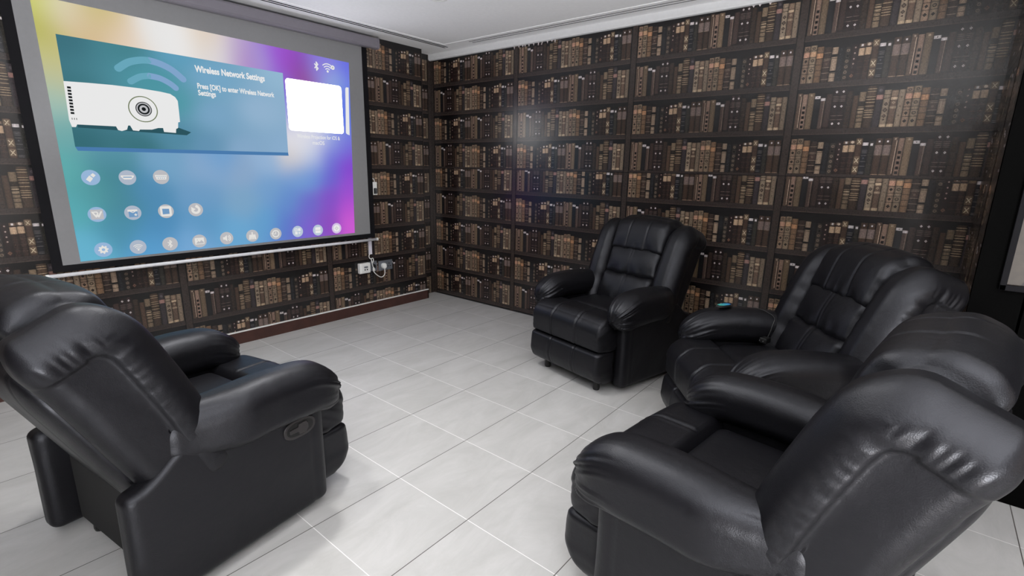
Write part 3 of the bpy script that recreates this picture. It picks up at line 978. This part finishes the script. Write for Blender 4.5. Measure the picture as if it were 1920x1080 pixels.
MB().prism([(-.022, .018), (-.012, .030), (.010, .032), (.022, .020), (.024, -.006), (.012, -.024), (-.014, -.024), (-.024, -.004)], lambda u, v, d: (u, d, v), -.036, 0).build('plug', M_WHITE, pc, bevel=.004)
cp = smooth_path([(-.986, -.020, .602), (-1.006, -.022, .585), (-1.004, -.022, .562), (-.988, -.024, .548), (-.968, -.026, .553), (-.960, -.026, .535), (-.972, -.028, .505), (-.984, -.03, .53), (-.990, -.03, .548), (-.980, -.034, .49),
                  (-.966, -.034, .44), (-.954, -.034, .425), (-.962, -.032, .455), (-.972, -.030, .45), (-.966, -.030, .42), (-.935, -.030, .382), (-.885, -.030, .348), (-.850, -.032, .355), (-.834, -.034, .385), (-.836, -.034, .436)], 6)
MB().tube([Vector(p)-PO for p in cp], .0042, 8).build('cord', M_CABLE, pc, smooth=True)

# framed picture on the dark pier at the far right
pf_ = thing('framed_picture', 'black framed picture of a figure in dark hat on the black wall', 'picture', (-.903, -4.70, 1.25))
MB().box((-.02, -.185, -.27), (0, .185, -.245)).box((-.02, -.185, .245), (0, .185, .27)).box((-.02, -.185, -.27), (0, -.163, .27)).box((-.02, .163, -.27), (0, .185, .27)).build('frame', M_BORDER, pf_, bevel=.002)
fp = lambda u, v, d: (-d, -u, v)
ph = MB().flat([(-.163, -.245), (.163, -.245), (.163, .245), (-.163, .245)], fp, .006, 0)
ph.flat(ell(.02, -.03, .075, 24), fp, .0063, 1)
ph.flat(ell(.02, -.02, .060, 24), fp, .0066, 2)
ph.flat([(-.085, .02), (.125, .02), (.115, .045), (.075, .05), (.065, .11), (-.025, .11), (-.035, .05), (-.075, .045)], fp, .0068, 1)
ph.flat([(-.12, -.245), (-.085, -.16), (.02, -.125), (.125, -.16), (.155, -.245)], fp, .0064, 1)
ph.flat([(-.03, -.12), (.015, -.135), (.06, -.12), (.06, -.155), (.015, -.14), (-.03, -.155)], fp, .0069, 1)
ph.build('print', [pmat('print_paper', (62, 54, 46), .5), pmat('print_dark', (30, 26, 24), .5), pmat('print_tone', (66, 52, 44), .5)], pf_, fix=False)

# ------------------------------------------------------------------ recliners
mt, nt, b = nodes_of('black_leather')
N, L = nt.nodes, nt.links
tc = N.new('ShaderNodeTexCoord')
b.inputs['Base Color'].default_value = (.0034, .0032, .0042, 1)
b.inputs['Specular IOR Level'].default_value = .38
b.inputs['Specular Tint'].default_value = (.90, .92, 1.0, 1)
vo = N.new('ShaderNodeTexVoronoi')
vo.inputs['Scale'].default_value = 340
L.new(tc.outputs['Object'], vo.inputs['Vector'])
n1 = N.new('ShaderNodeTexNoise')
n1.inputs['Scale'].default_value = 7
n1.inputs['Detail'].default_value = 5
L.new(tc.outputs['Object'], n1.inputs['Vector'])
rr = N.new('ShaderNodeMapRange')
rr.inputs['To Min'].default_value = .36
rr.inputs['To Max'].default_value = .49
L.new(n1.outputs['Fac'], rr.inputs['Value'])
L.new(rr.outputs[0], b.inputs['Roughness'])
b1 = N.new('ShaderNodeBump')
b1.inputs['Strength'].default_value = .18
b1.inputs['Distance'].default_value = .0012
L.new(vo.outputs['Distance'], b1.inputs['Height'])
b2_ = N.new('ShaderNodeBump')
b2_.inputs['Strength'].default_value = .25
b2_.inputs['Distance'].default_value = .02
L.new(n1.outputs['Fac'], b2_.inputs['Height'])
L.new(b1.outputs['Normal'], b2_.inputs['Normal'])
L.new(b2_.outputs['Normal'], b.inputs['Normal'])
M_LEATHER = mt
M_UNDER = pmat('black_cambric', (12, 12, 12), .9)
M_FOOT = pmat('black_plastic_foot', (14, 14, 14), .4)
M_HANDLE = pmat('dark_plastic_handle', (34, 31, 32), .45)


def rbox(counts, half, rad):
    nx, ny, nz = counts
    idx, P_, F = {}, [], []

    def vid(i, j, k):
        key = (i, j, k)
        if key not in idx:
            idx[key] = len(P_)
            P_.append((2*i/nx-1, 2*j/ny-1, 2*k/nz-1))
        return idx[key]
    for i in range(nx):
        for j in range(ny):
            F.append((vid(i, j, 0), vid(i, j+1, 0), vid(i+1, j+1, 0), vid(i+1, j, 0)))
            F.append((vid(i, j, nz), vid(i+1, j, nz), vid(i+1, j+1, nz), vid(i, j+1, nz)))
    for i in range(nx):
        for k in range(nz):
            F.append((vid(i, 0, k), vid(i+1, 0, k), vid(i+1, 0, k+1), vid(i, 0, k+1)))
            F.append((vid(i, ny, k), vid(i, ny, k+1), vid(i+1, ny, k+1), vid(i+1, ny, k)))
    for j in range(ny):
        for k in range(nz):
            F.append((vid(0, j, k), vid(0, j, k+1), vid(0, j+1, k+1), vid(0, j+1, k)))
            F.append((vid(nx, j, k), vid(nx, j+1, k), vid(nx, j+1, k+1), vid(nx, j, k+1)))
    p = np.array(P_)
    half = np.array(half)
    lo = np.array([r[0] if isinstance(r, tuple) else r for r in rad])
    hi = np.array([r[1] if isinstance(r, tuple) else r for r in rad])
    rad = np.minimum(np.where(p < 0, lo, hi), half*.999)
    q = p*half
    core = np.clip(q, -(half-rad), half-rad)
    off = (q-core)/rad
    nrm = off/np.maximum(np.linalg.norm(off, axis=1, keepdims=True), 1e-9)
    out = core + nrm*rad
    n_ = nrm/rad
    n_ /= np.linalg.norm(n_, axis=1, keepdims=True)
    return p, out, n_, F


def soft(name, verts, F, parent, mat):
    me = bpy.data.meshes.new(name)
    me.from_pydata([tuple(v) for v in verts], [], F)
    me.materials.append(mat)
    me.polygons.foreach_set('use_smooth', [True]*len(F))
    me.update()
    return link(name, me, parent)


G = lambda x, x0, w_: np.exp(-((x-x0)/w_)**2)
sm = lambda e0, e1, x: (lambda t: t*t*(3-2*t))(np.clip((x-e0)/(e1-e0), 0, 1))


def wob(a, f, seed):
    """ragged ripple along a, for gathers"""
    rs = np.random.RandomState(seed)
    o = np.zeros_like(a)
    for k in range(5):
        o += np.sin(a*f*(.6+.35*k)+rs.uniform(0, 6.28))*(1/(1+.4*k))
    return o/2.6


def lumps(P, amp, seed, f=9.0):
    rs = np.random.RandomState(seed)
    o = np.zeros(len(P))
    for k in range(6):
        d = rs.normal(size=3)
        d /= np.linalg.norm(d)
        o += np.sin(P@d*f*(.7+.3*k)+rs.uniform(0, 6.28))/(1+.3*k)
    return o*amp/3


TH = math.radians(22.0)
BT = np.array([-math.sin(TH), 0, math.cos(TH)])
BN = np.array([math.cos(TH), 0, math.sin(TH)])
B0 = np.array([-.165, 0, .44])


def back_place(Q):     # columns (n, l, s)
    return B0 + Q[:, 0:1]*BN + Q[:, 1:2]*np.array([0, 1., 0]) + Q[:, 2:3]*BT


def make_recliner():
    root = thing('recliner', '', 'armchair')
    # base and feet
    MB().box((-.33, -.30, .06), (.30, .30, .36)).build('base', M_UNDER, root, bevel=.01)
    for x in (.385, -.29):
        for y in (-.248, .248):
            MB().tube([(x, y, 0), (x, y, .012), (x, y, .10)], [.021, .024, .019], 16).build('foot', M_FOOT, root, smooth=False)
    # seat cushion
    p, o, n_, F = rbox((44, 52, 16), (.22, .275, .085), (.05, .05, .06))
    o = o + n_*lumps(o, .004, 3)[:, None]
    o[:, 2] += .018*(1-(o[:, 0]/.22)**2)*(1-(o[:, 1]/.275)**2)*(p[:, 2] > 0)
    soft('seat_cushion', o+np.array([.015, 0, .420]), F, root, M_LEATHER)
    # front roll of the seat (waterfall)
    p, o, n_, F = rbox((30, 130, 34), (.130, .345, .112), ((.05, .095), .035, (.022, .105)))
    fr_ = (n_[:, 0] > -.3)
    disp = np.zeros(len(o))
    for l0 in (-.115, .115):
        disp -= .006*G(o[:, 1], l0, .0065)*fr_
        disp += .0018*(G(o[:, 1], l0-.017, .010)+G(o[:, 1], l0+.017, .010))*fr_
    edge = sm(.275, .345, np.abs(o[:, 1]))
    disp += edge*wob(o[:, 0]*1.0+o[:, 2]*1.6, 70, 5)*.0035
    disp += lumps(o, .0030, 8)
    o = o + n_*disp[:, None]
    o[:, 0] += .012*(1-(p[:, 2])**2)*(p[:, 0] > 0)*(1-.5*np.abs(p[:, 1])**3)
    o[:, 2] += .010*(1-p[:, 1]**2)*(p[:, 2] > 0)
    soft('seat_front', o+np.array([.350, 0, .402]), F, root, M_LEATHER)
    # footrest panel
    p, o, n_, F = rbox((22, 130, 34), (.085, .342, .118), (.05, .035, (.06, .022)))
    fr_ = (n_[:, 0] > -.2)
    disp = np.zeros(len(o))
    for l0 in (-.115, .115):
        disp -= .0055*G(o[:, 1], l0, .0065)*fr_
        disp += .0018*(G(o[:, 1], l0-.017, .010)+G(o[:, 1], l0+.017, .010))*fr_
    disp += lumps(o, .0032, 12)
    edge = sm(.22, .34, np.abs(o[:, 1]))
    disp += edge*wob(o[:, 2]+.4*np.abs(o[:, 1]), 60, 15)*.0025
    o = o + n_*disp[:, None]
    o[:, 0] += .018*(1-p[:, 2]**2)*(p[:, 0] > 0) - .035*np.clip(-p[:, 2], 0, 1)**1.5
    soft('footrest', o+np.array([.400, 0, .176]), F, root, M_LEATHER)
    # side panels with front stile
    for sg, nm in ((1, 'side_panel'), (-1, 'side_panel')):
        p, o, n_, F = rbox((64, 12, 48), (.365, .046, .265), (.04, .030, .03))
        disp = lumps(o, .004, 20+sg)
        disp -= .004*G(o[:, 0], .300, .006)*(sg*n_[:, 1] > .4)
        disp += .003*wob(o[:, 0], 22, 31)*(sg*n_[:, 1] > .4)*G(o[:, 2], -.14, .08)
        o = o + n_*disp[:, None]
        o[:, 2] -= .11*sm(-.14, -.34, o[:, 0])*sm(-.1, .265, o[:, 2])
        sp2 = soft(nm, o+np.array([-.050, sg*.360, .300]), F, root, M_LEATHER)
        if sg < 0:
            hy = -.411
            ro = [(math.cos(2*math.pi*k/40), math.sin(2*math.pi*k/40)) for k in range(40)]
            oval = lambda a, b2: [(np.sign(c)*abs(c)**.8*a, np.sign(s_)*abs(s_)**.8*b2) for c, s_ in ro]
            f_h = lambda u, v, d: (.190+u, hy+.004-d, .425+v)
            pl = MB().prism(oval(.072, .040), f_h, -.004, .006).build('handle_plate', M_HANDLE, root, bevel=.003)
            MB().prism(oval(.060, .029), f_h, .0055, .0066).build('recess', M_BLACK, pl)
            MB().prism([(-.050, -.008), (-.012, -.010), (-.010, -.022), (.022, -.024), (.034, -.010), (.034, .012), (.022, .024), (-.010, .022), (-.012, .010), (-.050, .008)], f_h, .006, .013).build('lever', M_HANDLE, pl, bevel=.002)
    # armrests
    for sg in (1, -1):
        p, o, n_, F = rbox((84, 34, 30), (.350, .098, .100), ((.06, .115), .086, (.075, .088)))
        x = o[:, 0]
        tip = sm(.12, .35, x)
        ang = np.arctan2(o[:, 2]+.03, o[:, 1]*1.0)
        disp = lumps(o, .005, 40+sg, 8)
        r_ = np.abs(wob(ang, 15, 50+sg))
        disp += tip*(1-.75*np.clip((o[:, 2]-.01)/.08, 0, 1))*(r_*.015-.0055)
        disp -= .003*np.abs(wob(x*2.2+o[:, 2]*.6, 16, 60))*G(o[:, 2], -.04, .04)*sm(.0, .3, x)
        o = o + n_*disp[:, None]
        o[:, 2] += .020*G(x, .05, .22) - .040*sm(.15, .35, x)**1.4
        o[:, 2] -= .045*np.clip(sg*o[:, 1]/.1, 0, 1)*(p[:, 2] < 0)*(1-tip*.7)
        o[:, 1] *= 1+.05*G(x, .2, .14)
        rear = sm(-.06, -.32, x)
        o[:, 1] -= sg*.062*rear*np.clip(sg*p[:, 1]*.5+.5, 0, 1)
        o[:, 2] += .035*rear*(p[:, 2] < 0)
        soft('armrest', o+np.array([.055, sg*.366, .570]), F, root, M_LEATHER)
    # back: three pillows
    for nm, sc0, hs, hl, hn, n0, rr_, puff, seed in (
            ('head_pillow', .565, .168, .252, .105, .006, (.095, .045, (.045, .105)), .026, 1),
            ('back_pillow', .338, .128, .240, .090, .010, (.05, .04, .050), .022, 2),
            ('lumbar_pillow', .118, .132, .236, .092, .016, (.05, .04, .050), .022, 3)):
        p, o, n_, F = rbox((18, 96, 60), (hn, hl, hs), rr_)
        fr_ = sm(-.2, .4, n_[:, 0])
        disp = lumps(o, .004, 70+seed, 10)
        if nm == 'head_pillow':
            for l0 in (-.082, .082):
                disp -= .0050*G(o[:, 1], l0, .006)*fr_
        else:
            for l0 in (-.012, .012):
                disp -= .0016*G(o[:, 1], l0, .006)*fr_
        low = G(o[:, 2], -hs, .075)
        topm = G(o[:, 2], hs, .04)*(nm != 'head_pillow')
        disp += fr_*(low+.6*topm)*wob(o[:, 1]+.22*o[:, 2]*np.sign(o[:, 1]), 38, 80+seed)*.0115
        side = sm(hl-.07, hl, np.abs(o[:, 1]))
        disp += side*wob(o[:, 2], 60, 90+seed)*.003
        o = o + n_*disp[:, None]
        o[:, 0] += puff*(1-p[:, 1]**4)*(1-p[:, 2]**2)*(p[:, 0] > 0)
        if nm == 'head_pillow':
            o[:, 2] -= .024*np.abs(p[:, 1])**2.5*sm(0, 1, p[:, 2])
            o[:, 0] += -.03*sm(.2, 1, p[:, 2])
        soft(nm, back_place(o+np.array([n0, 0, sc0])), F, root, M_LEATHER)
    # back wings: padded front roll with a seam, gathers and an inset side panel
    for sg in (1, -1):
        HN, HS = .148, .372
        p, o, n_, F = rbox((56, 26, 110), (HN, .090, HS), ((.06, .115), .070, (.06, .155)))
        disp = lumps(o, .005, 100+sg, 8)
        out_ = np.clip(sg*n_[:, 1], 0, 1)
        e = np.minimum(HN-o[:, 0], (HS-o[:, 2])*.95)
        cor = np.hypot(np.clip(.17-(HN-o[:, 0]), 0, 1), np.clip(.17-(HS-o[:, 2]), 0, 1))
        e = np.where((HN-o[:, 0] < .17) & (HS-o[:, 2] < .17), .17-cor, e)
        disp -= out_*(.014*sm(.118, .135, e) - .012*G(e, .075, .045))
        along = np.where(HN-o[:, 0] < HS-o[:, 2], o[:, 2], .5-o[:, 0]*1.4)
        disp += out_*G(e, .095, .028)*wob(along, 120, 110)*.0046*(.35+.65*sm(-.25, .3, o[:, 2]))
        disp += out_*.002*wob(o[:, 0]*1.2+.3*o[:, 2], 22, 115)*sm(.13, .16, e)
        disp += G(o[:, 1], -sg*.07, .05)*wob(o[:, 2], 40, 112)*.003
        o = o + n_*disp[:, None]
        o[:, 0] -= .020*sm(.05, -HS, o[:, 2])*(p[:, 0] > 0)
        o[:, 0] -= .020*sm(.15, HS, o[:, 2])
        o[:, 1] += sg*.006*sm(-.3, .3, o[:, 2])
        soft('back_wing', back_place(o+np.array([-.008, sg*.312, .305])), F, root, M_LEATHER)
    # back shell
    p, o, n_, F = rbox((10, 60, 70), (.040, .310, .400), (.036, .13, .13))
    disp = lumps(o, .004, 130, 7)
    for l0 in (-.2, .2):
        disp -= .004*G(o[:, 1], l0, .006)*(n_[:, 0] < -.3)
    o = o + n_*disp[:, None]
    o[:, 1] *= 1-.04*sm(.1, .44, o[:, 2])
    soft('back_shell', back_place(o+np.array([-.155, 0, .150])), F, root, M_LEATHER)
    return root


def copy_tree(o, parent=None):
    c = o.copy()
    COL.objects.link(c)
    if parent is not None:
        c.parent = parent
    for ch in list(o.children):
        copy_tree(ch, c)
    return c


proto = make_recliner()
SPOTS = [(-.652, -2.522, 166.9, 'black leather recliner nearest the room corner, against the book wall, facing left'),
         (-1.129, -3.756, 128.0, 'black leather recliner with a small remote on its arm, second from the corner'),
         (-2.300, -3.924, 83.4, 'black leather recliner at the bottom right, partly behind whose back the book wall hides'),
         (-3.268, -2.030, 8.5, 'black leather recliner at the lower left, seen from behind with its release handle')]
SPOTS[2] = SPOTS[2][:3] + ('black leather recliner nearest the camera at bottom right, its wide back cut by the frame',)
for i, (x, y, a, lab) in enumerate(SPOTS):
    o = proto if i == 0 else copy_tree(proto)
    o.location = (x, y, 0)
    o.rotation_euler = (0, 0, math.radians(a))
    o['label'] = lab
    o['group'] = 'black leather recliners set around the room'
    if i == 3:      # this one is leaned back a little further
        piv = Matrix.Translation(Vector(B0))
        for ch in o.children:
            if ch.name.split('.')[0] in ('head_pillow', 'back_pillow', 'lumbar_pillow', 'back_wing', 'back_shell'):
                ch.matrix_basis = piv @ Matrix.Rotation(math.radians(-3.5), 4, 'Y') @ piv.inverted()

# remote and cord on the second recliner's right arm
C2 = Matrix.Translation((SPOTS[1][0], SPOTS[1][1], 0)) @ Matrix.Rotation(math.radians(SPOTS[1][2]), 4, 'Z')


def on_chair(d, l, z):
    return C2 @ Vector((d, l, z))


rm = thing('massage_remote', 'small rounded remote with a blue-green face lying on a recliner arm', 'remote control', on_chair(.17, -.36, .693), math.radians(SPOTS[1][2]+25))
p, o, n_, F = rbox((20, 12, 8), (.052, .026, .011), (.045, .022, .009))
soft('body', o+np.array([0, 0, .006]), F, rm, M_FOOT)
p, o, n_, F = rbox((20, 12, 4), (.046, .021, .003), (.040, .018, .003))
mt, nt, b = nodes_of('blue_green_gloss')
gtc = nt.nodes.new('ShaderNodeTexCoord')
gsp = nt.nodes.new('ShaderNodeSeparateXYZ')
nt.links.new(gtc.outputs['Generated'], gsp.inputs[0])
grp = nt.nodes.new('ShaderNodeValToRGB')
grp.color_ramp.elements[0].color = lin((40, 110, 190)) + (1,)
grp.color_ramp.elements[1].color = lin((70, 170, 150)) + (1,)
nt.links.new(gsp.outputs['X'], grp.inputs['Fac'])
nt.links.new(grp.outputs['Color'], b.inputs['Base Color'])
b.inputs['Roughness'].default_value = .2
soft('face', o+np.array([0, 0, .0165]), F, rm, mt)
pg = thing('power_adapter', 'small black plug adapter with thin cord lying on a recliner seat beside its arm', 'power adapter', on_chair(-.02, -.215, .532), math.radians(SPOTS[1][2]+35))
MB().box((-.026, -.020, 0), (.026, .020, .030)).build('body', M_FOOT, pg, bevel=.005)
for y in (-.010, .010):
    MB().box((.026, y-.002, .016), (.040, y+.002, .021)).build('pin', pmat('steel_pin', (200, 200, 200), .25, metal=1), pg)
pi = (Matrix.Translation(pg.location) @ Matrix.Rotation(pg.rotation_euler.z, 4, 'Z')).inverted()
cpts = smooth_path([pi @ on_chair(*q) for q in ((-.035, -.228, .550), (-.06, -.250, .585), (-.075, -.268, .61), (-.09, -.285, .655), (-.06, -.31, .682), (-.03, -.34, .692), (.0, -.37, .692))], 6)
MB().tube([Vector(q) for q in cpts], .0022, 8).build('cord', M_FOOT, pg, smooth=True)
